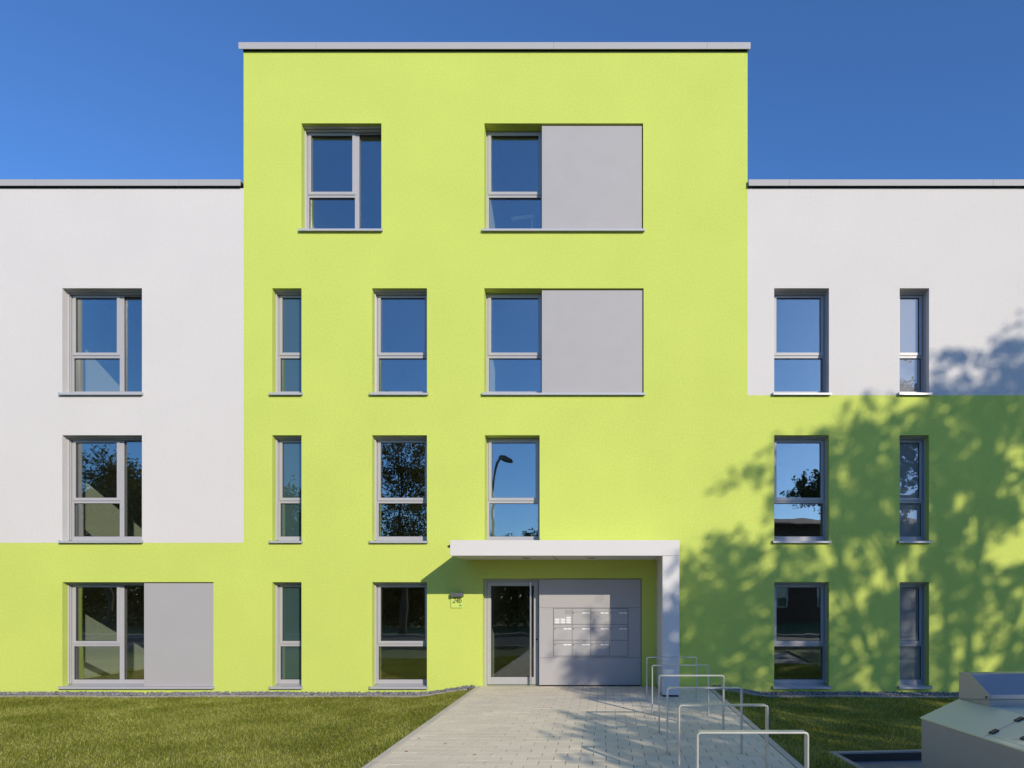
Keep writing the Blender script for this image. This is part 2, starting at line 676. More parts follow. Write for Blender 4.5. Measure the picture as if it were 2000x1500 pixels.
mb = MB()
pad_box(mb, 0, 3.2, 0, 0.08, -0.4, -0.095, M_EDGING)
pad_box(mb, 0, 0.08, 0.08, 5.0, -0.4, -0.095, M_EDGING)
pad_box(mb, 0.081, 3.2, 0.0805, 0.092, -0.4, -0.112, M_GASKET)  # near-black strip: shade painted onto the far kerb's inner face
tag(mb.build("pad_kerb", bevel=0.006), kind='structure')
mb = MB()
pad_box(mb, 0.08, 3.2, 0.08, 5.0, -0.4, -0.205, M_PAD)
tag(mb.build("pad_paving"), kind='structure')

# ------------------------------------------------------------------ the building
B = thing("apartment_building", (-2.0, 3.0, -0.2),
          "apartment block with a tall lime green middle section between two lower white and green wings", "building")
TX0, TX1, TZ = -7.06, 2.78, 12.40          # tower
WZ = 9.72                                   # wing wall top
LX0, RX1 = -17.0, 15.0
BZ = -0.5
LB, RB = 2.80, 5.68                         # colour changes in the wings
ZF = {0: (-0.01, 2.03), 1: (2.83, 4.90), 2: (5.71, 7.77), 3: (8.90, 10.99)}


def X(px):
    return (px - 1182) / 100.0


A_ = (X(122), X(277.5))
B_ = (X(532), X(589))
C_ = (X(727), X(834))
D_ = (X(1512), X(1619))
E_ = (X(1757), X(1814.5))
openings = []            # x0,x1,floor,kind
for f in (0, 1, 2):
    openings.append((B_[0], B_[1], f, 'frost_dark'))
    openings.append((C_[0], C_[1], f, 'plain'))
    openings.append((D_[0], D_[1], f, 'plain'))
    openings.append((E_[0], E_[1], f, 'frost_pale'))
openings += [(A_[0], A_[1], 1, 'mull'), (A_[0], A_[1], 2, 'mull'), (A_[0], X(417), 0, 'mull_panel'),
             (X(589), X(745), 3, 'mull'), (X(946), X(1256), 3, 'panel'), (X(946), X(1257), 2, 'panel'),
             (X(947), X(1054), 1, 'stair')]
holes = [(x0, x1, ZF[f][0] - 0.03, ZF[f][1]) for (x0, x1, f, k) in openings]
DOOR = (X(943), X(1253), -0.03, 2.10)
holes.append(DOOR)
WT = 0.36


def wall(name, rects, material):
    mbw = MB()
    for (x0, x1, z0, z1) in rects:
        hs = [h for h in holes if h[0] >= x0 - 0.02 and h[1] <= x1 + 0.02 and h[2] >= z0 - 0.02 and h[3] <= z1 + 0.02]
        cx = sorted(set([x0, x1] + [h[0] for h in hs] + [h[1] for h in hs]))
        cz = sorted(set([z0, z1] + [h[2] for h in hs] + [h[3] for h in hs]))
        for i in range(len(cx) - 1):
            for j in range(len(cz) - 1):
                mx, mz = (cx[i] + cx[i + 1]) / 2, (cz[j] + cz[j + 1]) / 2
                if any(h[0] < mx < h[1] and h[2] < mz < h[3] for h in hs):
                    continue
                a, b, c, d = cx[i], cx[i + 1], cz[j], cz[j + 1]
                mbw.quad([(a, 0, c), (b, 0, c), (b, 0, d), (a, 0, d)], material)
                mbw.quad([(b, WT, c), (a, WT, c), (a, WT, d), (b, WT, d)], M_INT)
        for (a, b, c, d) in hs:
            mbw.quad([(a, 0, c), (a, 0, d), (a, WT, d), (a, WT, c)], material)
            mbw.quad([(b, 0, d), (b, 0, c), (b, WT, c), (b, WT, d)], material)
            mbw.quad([(a, 0, d), (b, 0, d), (b, WT, d), (a, WT, d)], material)
            mbw.quad([(b, 0, c), (a, 0, c), (a, WT, c), (b, WT, c)], material)
        # top and outer ends
        mbw.quad([(x0, 0, z1), (x1, 0, z1), (x1, WT, z1), (x0, WT, z1)], material)
    me = bpy.data.meshes.new(name)
    me.from_pydata(mbw.v, [], mbw.f)
    for m in mbw.mats:
        me.materials.append(m)
    me.polygons.foreach_set("material_index", mbw.mi)
    me.update()
    o = bpy.data.objects.new(name, me)
    COL.objects.link(o)
    return keep(B, o)


tag(wall("tower_wall", [(TX0, TX1, BZ, TZ), (LX0, TX0, BZ, LB), (TX1, RX1, BZ, RB)], M_GREEN),
    "lime green rendered wall of the middle section running on under the white wings")
tag(wall("wing_wall", [(LX0, TX0, LB, WZ)], M_WHITE), "white rendered upper wall of the left wing")
tag(wall("wing_wall", [(TX1, RX1, RB, WZ)], M_WHITE), "white rendered upper wall of the right wing")

# rear walls, tower cheeks and roofs
mb = MB()
mb.box(TX0, TX0 + 0.3, WT + 0.002, 10.0, 9.3, TZ, M_GREEN)
mb.box(TX1 - 0.3, TX1, WT + 0.002, 10.0, 9.3, TZ, M_GREEN)
mb.box(TX0, TX1, 10.002, 10.3, BZ, TZ, M_GREEN)
mb.box(LX0, TX0 - 0.002, 10.002, 10.3, BZ, WZ, M_WHITE)
mb.box(TX1 + 0.002, RX1, 10.002, 10.3, BZ, WZ, M_WHITE)
mb.box(LX0, LX0 + 0.3, WT + 0.002, 10.0, BZ, WZ - 0.003, M_WHITE)
mb.box(RX1 - 0.3, RX1, WT + 0.002, 10.0, BZ, WZ - 0.003, M_WHITE)
keep(B, mb.build("rear_wall"))
mb = MB()
mb.box(TX0 + 0.3, TX1 - 0.3, WT + 0.002, 10.0, 12.0, 12.2, M_ROOF)
mb.box(LX0 + 0.3, TX0 - 0.002, WT + 0.002, 10.0, 9.3, 9.5, M_ROOF)
mb.box(TX1 + 0.002, RX1 - 0.3, WT + 0.002, 10.0, 9.3, 9.5, M_ROOF)
keep(B, mb.build("roof"))

# floors, ceilings and partitions inside
for i, (zt, zb) in enumerate(((-0.03, -0.4), (2.775, 2.5), (5.655, 5.38), (8.84, 8.3))):
    mb = MB()
    x0, x1 = (LX0 + 0.31, RX1 - 0.31)
    if i == 3:
        x0, x1 = TX0 + 0.31, TX1 - 0.31
    mb.box(x0, x1, WT + 0.003, 9.99, zb, zt - 0.012, M_INT)
    mb.box(x0, x1, WT + 0.003, 9.99, zt - 0.010, zt, M_FLOORI)
    keep(B, mb.build("floor_slab"))


def partition(x, za, zb, depth=6.0):
    mb = MB()
    mb.box(x - 0.07, x + 0.07, WT + 0.004, depth, za, zb, M_INT)
    keep(B, mb.build("partition_wall"))


lv = [(-0.025, 2.495), (2.78, 5.375), (5.66, 8.295)]
for za, zb in lv:
    for x in (-11.29, -7.2, -5.74, -2.54, 1.25, 2.97, 5.2, 8.0):
        partition(x, za, zb)
    mb = MB()
    mb.box(LX0 + 0.32, RX1 - 0.32, 6.003, 6.12, za, zb, M_INT)
    keep(B, mb.build("partition_wall"))
for x in (-6.6, -2.54, 1.25):
    partition(x, 8.845, 11.99)
mb = MB()
mb.box(TX0 + 0.32, TX1 - 0.32, 6.003, 6.12, 8.845, 11.99, M_INT)
keep(B, mb.build("partition_wall"))


# copings
def coping(x0, x1, z0, z1, joints):
    mb = MB()
    xx = [x0] + joints + [x1]
    for i in range(len(xx) - 1):
        a = xx[i] + (0.002 if i else 0)
        b = xx[i + 1] - (0.002 if i < len(xx) - 2 else 0)
        mb.prism([(-0.066, z0), (-0.066, z1 - 0.008), (0.46, z1 - 0.02), (0.46, z0 + 0.02), (0.445, z0 + 0.02), (0.445, z1 - 0.035),
                  (-0.054, z1 - 0.03), (-0.054, z0)], a, b, M_COPING)
    mb.box(x0 + 0.06, x1 - 0.06, -0.012, 0.40, z0 - 0.006, z1 - 0.045, M_GASKET)
    return keep(B, mb.build("coping"))


tag(coping(X(469.5), X(1464.5), 12.392, 12.528, [X(620), X(1082), X(1380)]), "grey metal coping along the top of the tall green section")
tag(coping(LX0, X(473), 9.735, 9.862, [X(-380), X(74), X(353)]), "grey metal coping along the roof edge of the left wing")
tag(coping(X(1461), RX1, 9.735, 9.862, [X(1540), X(1936)]), "grey metal coping along the roof edge of the right wing")

YF = 0.225


def pane(name_parent, x0, x1, z0, z1, y, material):
    mb = MB()
    mb.box(x0, x1, y, y + 0.012, z0, z1, material)
    o = mb.build("pane")
    o.parent = name_parent
    return o


def window(x0, x1, floor, kind):
    z0, z1 = ZF[floor]
    zb = z0 - 0.03
    xw = x1
    if kind == 'mull_panel':
        xw = X(281) + 0.02
    if kind == 'panel':
        xw = X(1058) + 0.015
    # frame: root mesh of the window
    fb = zb + 0.055
    ft = z1 - 0.020
    mb = MB()
    fl, fw, bot, top = 0.05, 0.05, 0.085, 0.045
    ya, yb = YF, YF + 0.075
    mb.ring(x0, xw, fb, ft, fl, fw, bot, top, ya, yb, M_FRAME)
    mb.box(x0, xw, ya + 0.01, yb, ft + 0.001, z1, M_FRAME)
    mull = kind in ('mull', 'mull_panel')
    zt0, zt1 = zb + 0.80, zb + 0.905
    xm0, xm1 = xw - fw, xw - fw
    if mull:
        xm0 = x0 + 0.96
        xm1 = xm0 + 0.085
        mb.box(xm0, xm1, ya, yb, fb + bot, ft - top, M_FRAME)
    mb.box(x0 + fl, xm0, ya, yb, zt0, zt1, M_FRAME)
    for sx in (x0 + 0.12, xm0 - 0.10):
        mb.box(sx, sx + 0.035, ya - 0.004, ya, fb + bot * 0.45, fb + bot * 0.45 + 0.008, M_FRAME)
    if mull:
        mb.box(xm1 + 0.20, xm1 + 0.235, ya - 0.004, ya, fb + bot * 0.45, fb + bot * 0.45 + 0.008, M_FRAME)
    W = keep(B, mb.build("window", bevel=0.0025))
    # sash
    s = MB()
    sa, sb = YF - 0.016, YF + 0.05
    sx0, sx1, sz0, sz1 = x0 + fl - 0.012, xm0 + 0.012, zt1 - 0.055, ft - top + 0.012
    s.ring(sx0, sx1, sz0, sz1, 0.058, 0.058, 0.058, 0.045, sa, ya - 0.001, M_FRAME)
    s.ring(sx0 + 0.013, sx1 - 0.013, sz0 + 0.056, sz1 - 0.013, 0.045, 0.045, 0.002, 0.032, ya, sb, M_FRAME)
    s.ring(sx0 + 0.058, sx1 - 0.058, sz0 + 0.058, sz1 - 0.045, 0.005, 0.005, 0.005, 0.005, sa + 0.012, sb - 0.01, M_GASKET)
    so = s.build("sash", bevel=0.0025)
    so.parent = W
    gm = {'frost_dark': M_FROST_D, 'frost_pale': M_FROST_L}.get(kind, M_GLASS)
    pane(W, sx0 + 0.05, sx1 - 0.05, sz0 + 0.05, sz1 - 0.037, YF + 0.02, gm)
    pane(W, x0 + fl - 0.008, xm0 + 0.008, fb + bot - 0.008, zt0 + 0.008, YF + 0.038, gm)
    bd = MB()
    bd.ring(x0 + fl, xm0, fb + bot, zt0, 0.006, 0.006, 0.006, 0.006, YF + 0.02, YF + 0.036, M_GASKET)
    if mull:
        pane(W, xm1 - 0.008, xw - fw + 0.008, fb + bot - 0.008, ft - top + 0.008, YF + 0.038, gm)
        bd.ring(xm1, xw - fw, fb + bot, ft - top, 0.006, 0.006, 0.006, 0.006, YF + 0.02, YF + 0.036, M_GASKET)
    bo = bd.build("gasket")
    bo.parent = W
    # shutter rails
    if kind not in ('panel', 'stair'):
        r = MB()
        r.box(x0 + 0.001, xw - 0.001, 0.085, 0.135, z1 - 0.022, z1 - 0.001, M_RAIL)
        r.box(x0 + 0.001, xw - 0.001, 0.155, 0.205, z1 - 0.045, z1 - 0.001, M_RAIL)
        ro = r.build("head_rail", bevel=0.002)
        ro.parent = W
        for (ga, gb) in ((x0 + 0.001, x0 + 0.024), (x1 - 0.024, x1 - 0.001)):
            if gb > xw:
                continue
            r = MB()
            r.box(ga, gb, 0.135, 0.153, fb + 0.008, z1 - 0.024, M_RAIL)
            r.box(ga, gb, 0.183, 0.203, fb + 0.008, z1 - 0.054, M_RAIL)
            ro = r.build("guide_rail", bevel=0.002)
            ro.parent = W
    # sill
    s = MB()
    s.prism([(YF + 0.02, zb + 0.054), (0.0, zb + 0.034), (0.0, zb + 0.001), (YF + 0.02, zb + 0.001)], x0 + 0.001, x1 - 0.001, M_SILL)
    s.prism([(-0.001, zb + 0.0335), (-0.065, zb + 0.030), (-0.065, zb - 0.008), (-0.058, zb - 0.008), (-0.058, zb + 0.001), (-0.001, zb + 0.002)],
            x0 - 0.032, x1 + 0.032, M_SILL)
    s.box(x0 - 0.034, x0 - 0.026, -0.064, -0.001, zb + 0.0335, zb + 0.046, M_SILL)
    s.box(x1 + 0.026, x1 + 0.034, -0.064, -0.001, zb + 0.0335, zb + 0.046, M_SILL)
    so = s.build("sill")
    so.parent = W
    if kind in ('panel', 'mull_panel'):
        p = MB()
        if kind == 'panel':
            p.box(X(1058), x1 - 0.022, 0.035, 0.33, zb + 0.04, z1 - 0.026, M_PANEL)
        else:
            p.box(X(281), x1 - 0.006, 0.008, 0.33, zb + 0.036, z1 - 0.020, M_PANEL2)
        po = p.build("infill_panel", bevel=0.003)
        po.parent = W
        # shut the slit round the panel
        q = MB()
        q.box(xw + 0.002, x1 - 0.001, 0.20, 0.34, zb + 0.001, zb + 0.039, M_GASKET)
        q.box(xw + 0.002, x1 - 0.001, 0.12, 0.34, z1 - 0.025, z1 - 0.001, M_GASKET)
        q.box(x1 - 0.0215, x1 - 0.001, 0.12, 0.34, zb + 0.04, z1 - 0.03, M_GASKET)
        qo = q.build("gasket")
        qo.parent = W
    return W


for (x0, x1, f, k) in openings:
    window(x0, x1, f, k)

# ------------------------------------------------------------------ entrance
mb = MB()
PX_L = X(1053)
mb.box(PX_L, DOOR[1] - 0.012, 0.030, 0.34, 1.53, 2.088, M_PANEL2)
mb.box(PX_L, DOOR[1] - 0.012, 0.030, 0.34, 0.553, 1.526, M_PANEL2)
mb.box(PX_L, DOOR[1] - 0.012, 0.030, 0.34, 0.016, 0.549, M_PANEL2)
ep = keep(B, mb.build("entrance_panel", bevel=0.002))
mb = MB()
dx0, dx1, dy = DOOR[0], PX_L + 0.03, 0.175
mb.box(dx0, dx0 + 0.05, dy, dy + 0.09, -0.028, 2.10, M_FRAME)
mb.box(dx1 - 0.06, dx1, dy, dy + 0.09, -0.028, 2.10, M_FRAME)
mb.box(dx0 + 0.05, dx1 - 0.06, dy, dy + 0.09, 2.04, 2.10, M_FRAME)
mb.box(dx0 + 0.05, dx1 - 0.06, dy, dy + 0.09, -0.028, 0.006, M_STEEL)
ed = keep(B, mb.build("entrance_door", bevel=0.003))
mb = MB()
lx0, lx1 = dx0 + 0.056, dx1 - 0.066
mb.ring(lx0, lx1, 0.012, 2.034, 0.075, 0.085, 0.145, 0.075, dy - 0.006, dy + 0.06, M_FRAME)
mb.ring(lx0 + 0.075, lx1 - 0.085, 0.157, 1.959, 0.008, 0.008, 0.008, 0.008, dy + 0.006, dy + 0.05, M_GASKET)
o = mb.build("door_leaf", bevel=0.003)
o.parent = ed
pane(ed, lx0 + 0.07, lx1 - 0.08, 0.15, 1.964, dy + 0.025, M_DOORGLASS)
mb = MB()
hx = X(1036) * 1.005
mb.tube([(hx, dy - 0.085, 0.03), (hx, dy - 0.085, 2.03)], 0.019, M_STEEL, 12)
for z in (0.22, 1.02, 1.84):
    mb.tube([(hx, dy - 0.085, z), (hx, dy - 0.005, z)], 0.010, M_STEEL, 8)
o = mb.build("handle", smooth=False)
o.parent = ed
mb = MB()
mb.tube([(lx1 - 0.03, dy - 0.016, 0.90), (lx1 - 0.03, dy - 0.004, 0.90)], 0.018, M_GASKET, 12)
o = mb.build("lock")
o.parent = ed

# canopy: roof slab, side wall, soffit lights, spout
CD = -1.41
cx0, cx1 = -2.71, 1.297
mb = MB()
mb.box(cx0, cx1, CD, -0.002, 2.463, 2.736, M_CANOPY)
cn = keep(B, mb.build("entrance_canopy", bevel=0.006))
tag(cn, "white flat canopy with one side wall over the entrance door")
mb = MB()
mb.box(cx1 - 0.297, cx1 - 0.001, CD + 0.002, -0.004, 0.03, 2.460, M_CANOPY)
mb.box(cx1 - 0.285, cx1 - 0.012, CD + 0.015, -0.004, -0.02, 0.029, M_GASKET)
o = mb.build("side_wall", bevel=0.005)
o.parent = cn
mb = MB()
mb.box(-0.93, -0.918, CD + 0.08, -0.01, 2.4605, 2.464, M_GASKET)
mb.box(cx0 + 0.05, cx1 - 0.31, CD + 0.05, CD + 0.058, 2.4605, 2.464, M_GASKET)
mb.box(0.93, 0.938, CD + 0.08, -0.01, 2.4605, 2.464, M_GASKET)
o = mb.build("soffit_joint")
o.parent = cn
for lx in (-1.46, -0.26):
    mb = MB()
    mb.tube([(lx, -0.72, 2.456), (lx, -0.72, 2.4645)], 0.085, M_LAMP, 24)
    mb.tube([(lx, -0.72, 2.453), (lx, -0.72, 2.4555)], 0.060, M_DARKGREY, 24)
    o = mb.build("downlight")
    o.parent = cn
mb = MB()
mb.prism([(cx0 - 0.06, 2.635), (cx0 - 0.005, 2.665), (cx0 - 0.005, 2.635), (cx0 - 0.05, 2.61)], -1.36, -1.26, M_BLACK, axis='y')
o = mb.build("drain_spout")
o.parent = cn

# ------------------------------------------------------------------ letterbox unit
LU = thing("letterbox_unit", (X(1153.5), 0.03, 0.58),
           "flush grey letterbox unit with white name labels and bell field beside the entrance door", "letterboxes")
gx0, gx1, gz0, gz1 = X(1081), X(1226.5), 0.585, 1.515
cw, ch = (gx1 - gx0) / 4, (gz1 - gz0) / 3
yb = 0.030
mb = MB()
mb.box(gx0 - 0.008, gx1 + 0.008, yb - 0.003, yb - 0.0005, gz0 - 0.008, gz1 + 0.008, M_SLOT)
o = keep(LU, mb.build("backing_frame"))
for r_ in range(3):
    for c_ in range(4):
        a, b = gx0 + c_ * cw + 0.005, gx0 + (c_ + 1) * cw - 0.005
        zt, zl = gz1 - r_ * ch - 0.006, gz1 - (r_ + 1) * ch + 0.006
        if r_ == 0 and c_ == 0:
            mb = MB()
            mb.box(a, b, yb - 0.012, yb - 0.0035, zl, zt, M_PANEL2)
            o = keep(LU, mb.build("bell_panel"))
            for k in range(3):
                rows = 4 if k == 2 else 3
                for q in range(rows):
                    mb = MB()
                    bx = a + 0.022 + k * 0.112
                    bz = zl + 0.016 + q * 0.034
                    mb.box(bx, bx + 0.088, yb - 0.017, yb - 0.0125, bz, bz + 0.022, M_LABELW)
                    p = mb.build("bell_button")
                    p.parent = o
            mb = MB()
            for k in range(3):
                sx = b - 0.13 + k * 0.045
                mb.ring(sx, sx + 0.03, zt - 0.10, zt - 0.03, 0.004, 0.004, 0.004, 0.004, yb - 0.014, yb - 0.0125, M_DARKGREY)
            p = mb.build("speaker_grille")
            p.parent = o
        elif r_ == 2 and c_ == 3:
            mb = MB()
            mb.box(a, b, yb - 0.012, yb - 0.0035, zl, zt, M_PANEL2)
            keep(LU, mb.build("blank_panel"))
        else:
            mb = MB()
            mb.box(a, b, yb - 0.012, yb - 0.0035, zl, zt - 0.066, M_PANEL2)
            mb.box(a, b, yb - 0.012, yb - 0.0035, zt - 0.060, zt, M_PANEL2)
            o = keep(LU, mb.build("letterbox"))
            mb = MB()
            mb.box(b - 0.165, b - 0.092, yb - 0.016, yb - 0.0125, zt - 0.093, zt - 0.069, M_LABELW)
            mb.box(b - 0.083, b - 0.010, yb - 0.016, yb - 0.0125, zt - 0.093, zt - 0.069, M_LABELW)
            p = mb.build("name_label")
            p.parent = o
            mb = MB()
            mb.tube([(a + 0.022, yb - 0.017, zt - 0.082), (a + 0.022, yb - 0.0115, zt - 0.082)], 0.011, M_DARKGREY, 10)
            p = mb.build("lock")
            p.parent = o

# ------------------------------------------------------------------ house number sign
SG = thing("house_number_sign", (X(893), -0.01, 1.53),
           "square house number plate reading 24b under a dark lamp hood left of the entrance door", "sign")
mb = MB()
mb.box(X(881.5), X(904), -0.022, -0.014, 1.53, 1.745, M_PLATE)
for (px, z) in ((883.5, 1.55), (902, 1.55)):
    mb.tube([(X(px), -0.014, z), (X(px), -0.001, z)], 0.006, M_STEEL, 8)
keep(SG, mb.build("plate"))
mb = MB()
mb.box(X(882.5), X(906), -0.11, -0.001, 1.745, 1.822, M_DARKGREY)
keep(SG, mb.build("lamp_hood", bevel=0.004))


def text_mesh(name, body, size, loc, material, shear=0.0, xs=1.0, parent=None):
    cu = bpy.data.curves.new(name, 'FONT')
    cu.body = body
    cu.size = size
    cu.shear = shear
    cu.extrude = 0.0015
    cu.space_character = 0.92
    cu.align_x = 'CENTER'
    to = bpy.data.objects.new(name + "_tmp", cu)
    COL.objects.link(to)
    bpy.context.view_layer.update()
    dg = bpy.context.evaluated_depsgraph_get()
    me = bpy.data.meshes.new_from_object(to.evaluated_get(dg))
    bpy.data.objects.remove(to, do_unlink=True)
    me.transform(Matrix.Translation(loc) @ Matrix.Rotation(R(90), 4, 'X') @ Matrix.Diagonal((xs, 1, 1, 1)))
    me.materials.clear()
    me.materials.append(material)
    o = bpy.data.objects.new(name, me)
    COL.objects.link(o)
    return keep(parent, o) if parent else o


text_mesh("number", "24b", 0.155, (X(892.7), -0.0245, 1.622), M_BLACK, shear=0.25, xs=0.82, parent=SG)
mb = MB()
mb.prism([(X(896), 1.565), (X(900.5), 1.600), (X(901.5), 1.566)], -0.0255, -0.0225, M_SIGNG, axis='y')
mb.box(X(902.2), X(903.4), -0.0255, -0.0225, 1.566, 1.574, M_SIGNG)
keep(SG, mb.build("emblem"))

# ------------------------------------------------------------------ bicycle stands
def stand(y):
    h, wd, d, t, rr = 0.743, 0.843, 0.085, 0.013, 0.030
    mb = MB()
    pts_o, pts_i = [], []

    def path(w0, w1, top, rad):
        p = [(w0, -0.03)]
        for k in range(5):
            a = math.pi - k * math.pi / 8
            p.append((w0 + rad + rad * math.cos(a), top - rad + rad * math.sin(a)))
        for k in range(5):
            a = math.pi / 2 - k * math.pi / 8
            p.append((w1 - rad + rad * math.cos(a), top - rad + rad * math.sin(a)))
        p.append((w1, -0.03))
        return p
    po = path(0, wd, h, rr)
    pi = path(t, wd - t, h - t, rr - t)
    n = len(po)
    for yy in (0, d):
        for p in po:
            mb.v.append((p[0], yy, p[1]))
        for p in pi:
            mb.v.append((p[0], yy, p[1]))
    k = mb.m(M_GALV)
    for j in range(n - 1):
        a, b = j, j + 1
        mb.f += [(a, b, n + b, n + a), (2 * n + a, 3 * n + a, 3 * n + b, 2 * n + b),
                 (a, 2 * n + a, 2 * n + b, b), (n + a, n + b, 3 * n + b, 3 * n + a)]
        mb.mi += [k] * 4
    return mb


STL = ["bicycle stand nearest the viewer at the lower edge of the photo",
       "second nearest bicycle stand to the viewer, in front of the right lawn",
       "third nearest bicycle stand to the viewer of the row on the path",
       "third bicycle stand counted from the entrance wall, its crossbar over the canopy side wall",
       "second bicycle stand from the entrance, its left half brightly lit by the sun",
       "bicycle stand closest to the building, standing in shade in front of the canopy side wall"]
YS = [-8.20, -6.93, -5.73, -4.55, -3.26, -1.93]
pt = stand(0)
root = None
for i, y in enumerate(YS):
    if i == 0:
        root = pt.build("bicycle_stand", bevel=0.002)
        o = root
    else:
        o = root.copy()
        COL.objects.link(o)
    o.location = (0.69, y, 0)
    tag(o, STL[i], "bicycle stand", "bicycle stands along the path")

# ------------------------------------------------------------------ grey storage box with hood
BX, BY, BH = 2.768, CAM_Y + 6.0, 0.70
SB = thing("storage_box", (BX + 0.8, BY - 0.8, -0.2),
           "grey metal storage box with sloping lid, hinged hatch and slanted hood beside the right lawn", "storage box")


def bp(w_, s_, h_):
    return (BX + w_ * PC + s_ * PS, BY + w_ * PS - s_ * PC, h_)


def bprism(mb, prof, a, b, material, along='s'):
    """along 's': prof=(w,h) extruded s a..b; along 'w': prof=(s,h) extruded w a..b"""
    i = len(mb.v)
    n = len(prof)
    for t in (a, b):
        for p, q in prof:
            mb.v.append(bp(p, t, q) if along == 's' else bp(t, p, q))
    k = mb.m(material)
    for j in range(n):
        j2 = (j + 1) % n
        mb.f.append((i + j, i + j2, i + n + j2, i + n + j))
        mb.mi.append(k)
    mb.f.append(tuple(i + j for j in reversed(range(n))))
    mb.f.append(tuple(i + n + j for j in range(n)))
    mb.mi += [k, k]


SL = 0.156 / 0.3566
LEN = 2.6
mb = MB()
bprism(mb, [(0.008, -0.205), (0.008, 0.686), (0.365, 0.84), (1.60, 0.84), (1.60, -0.205)], 0.006, LEN, M_BOX)
keep(SB, mb.build("body", bevel=0.004))
mb = MB()
bprism(mb, [(0.0, 0.688), (0.0, 0.700), (0.3566, 0.856), (0.3566, 0.843), (0.006, 0.6885)], 0.0, 0.853, M_LID)
bprism(mb, [(0.0, 0.688), (0.0, 0.700), (0.040, 0.700 + 0.040 * SL), (0.040, 0.6885 + 0.038 * SL)], 0.857, LEN, M_LID)
bprism(mb, [(0.320, 0.686 + 0.320 * SL), (0.320, 0.700 + 0.320 * SL), (0.3566, 0.856), (0.3566, 0.843)], 0.857, LEN, M_LID)
bprism(mb, [(0.3575, 0.842), (0.3575, 0.856), (1.60, 0.856), (1.60, 0.842)], 0.0, LEN, M_LID)
keep(SB, mb.build("lid", bevel=0.002))
mb = MB()
bprism(mb, [(0.044, 0.686 + 0.044 * SL), (0.044, 0.700 + 0.044 * SL), (0.316, 0.700 + 0.316 * SL), (0.316, 0.686 + 0.316 * SL)], 0.861, 1.62, M_LID)
ha = keep(SB, mb.build("hatch", bevel=0.002))
for wc in (0.085, 0.288):
    mb = MB()
    bprism(mb, [(wc - 0.028, 0.7005 + (wc - 0.028) * SL), (wc - 0.028, 0.712 + (wc - 0.028) * SL),
                (wc + 0.028, 0.712 + (wc + 0.028) * SL), (wc + 0.028, 0.7005 + (wc + 0.028) * SL)], 0.835, 0.882, M_BLACK)
    o = keep(SB, mb.build("hinge", bevel=0.002))
mb = MB()
bprism(mb, [(0.09, 0.7005 + 0.09 * SL), (0.09, 0.715 + 0.09 * SL), (0.12, 0.715 + 0.12 * SL), (0.12, 0.7005 + 0.12 * SL)], 1.13, 1.17, M_BLACK)
keep(SB, mb.build("latch", bevel=0.003))
mb = MB()
bprism(mb, [(0.0, 0.857), (0.0, 1.093), (0.165, 1.097), (0.422, 0.953), (0.422, 0.912)], 0.359, 1.55, M_HOOD, along='w')
hd = keep(SB, mb.build("hood", bevel=0.004))
mb = MB()
i = bp(0.357, 0.375, 0.925)
mb.tube([bp(0.3585, 0.375, 0.925), bp(0.352, 0.375, 0.925)], 0.011, M_DARKGREY, 10)
keep(SB, mb.build("rivet"))
mb = MB()
bprism(mb, [(0.01, 0.8565), (0.01, 0.8572), (0.395, 0.906), (0.395, 0.8565)], 0.372, 1.54, M_HOOD, along='w')
keep(SB, mb.build("plinth"))

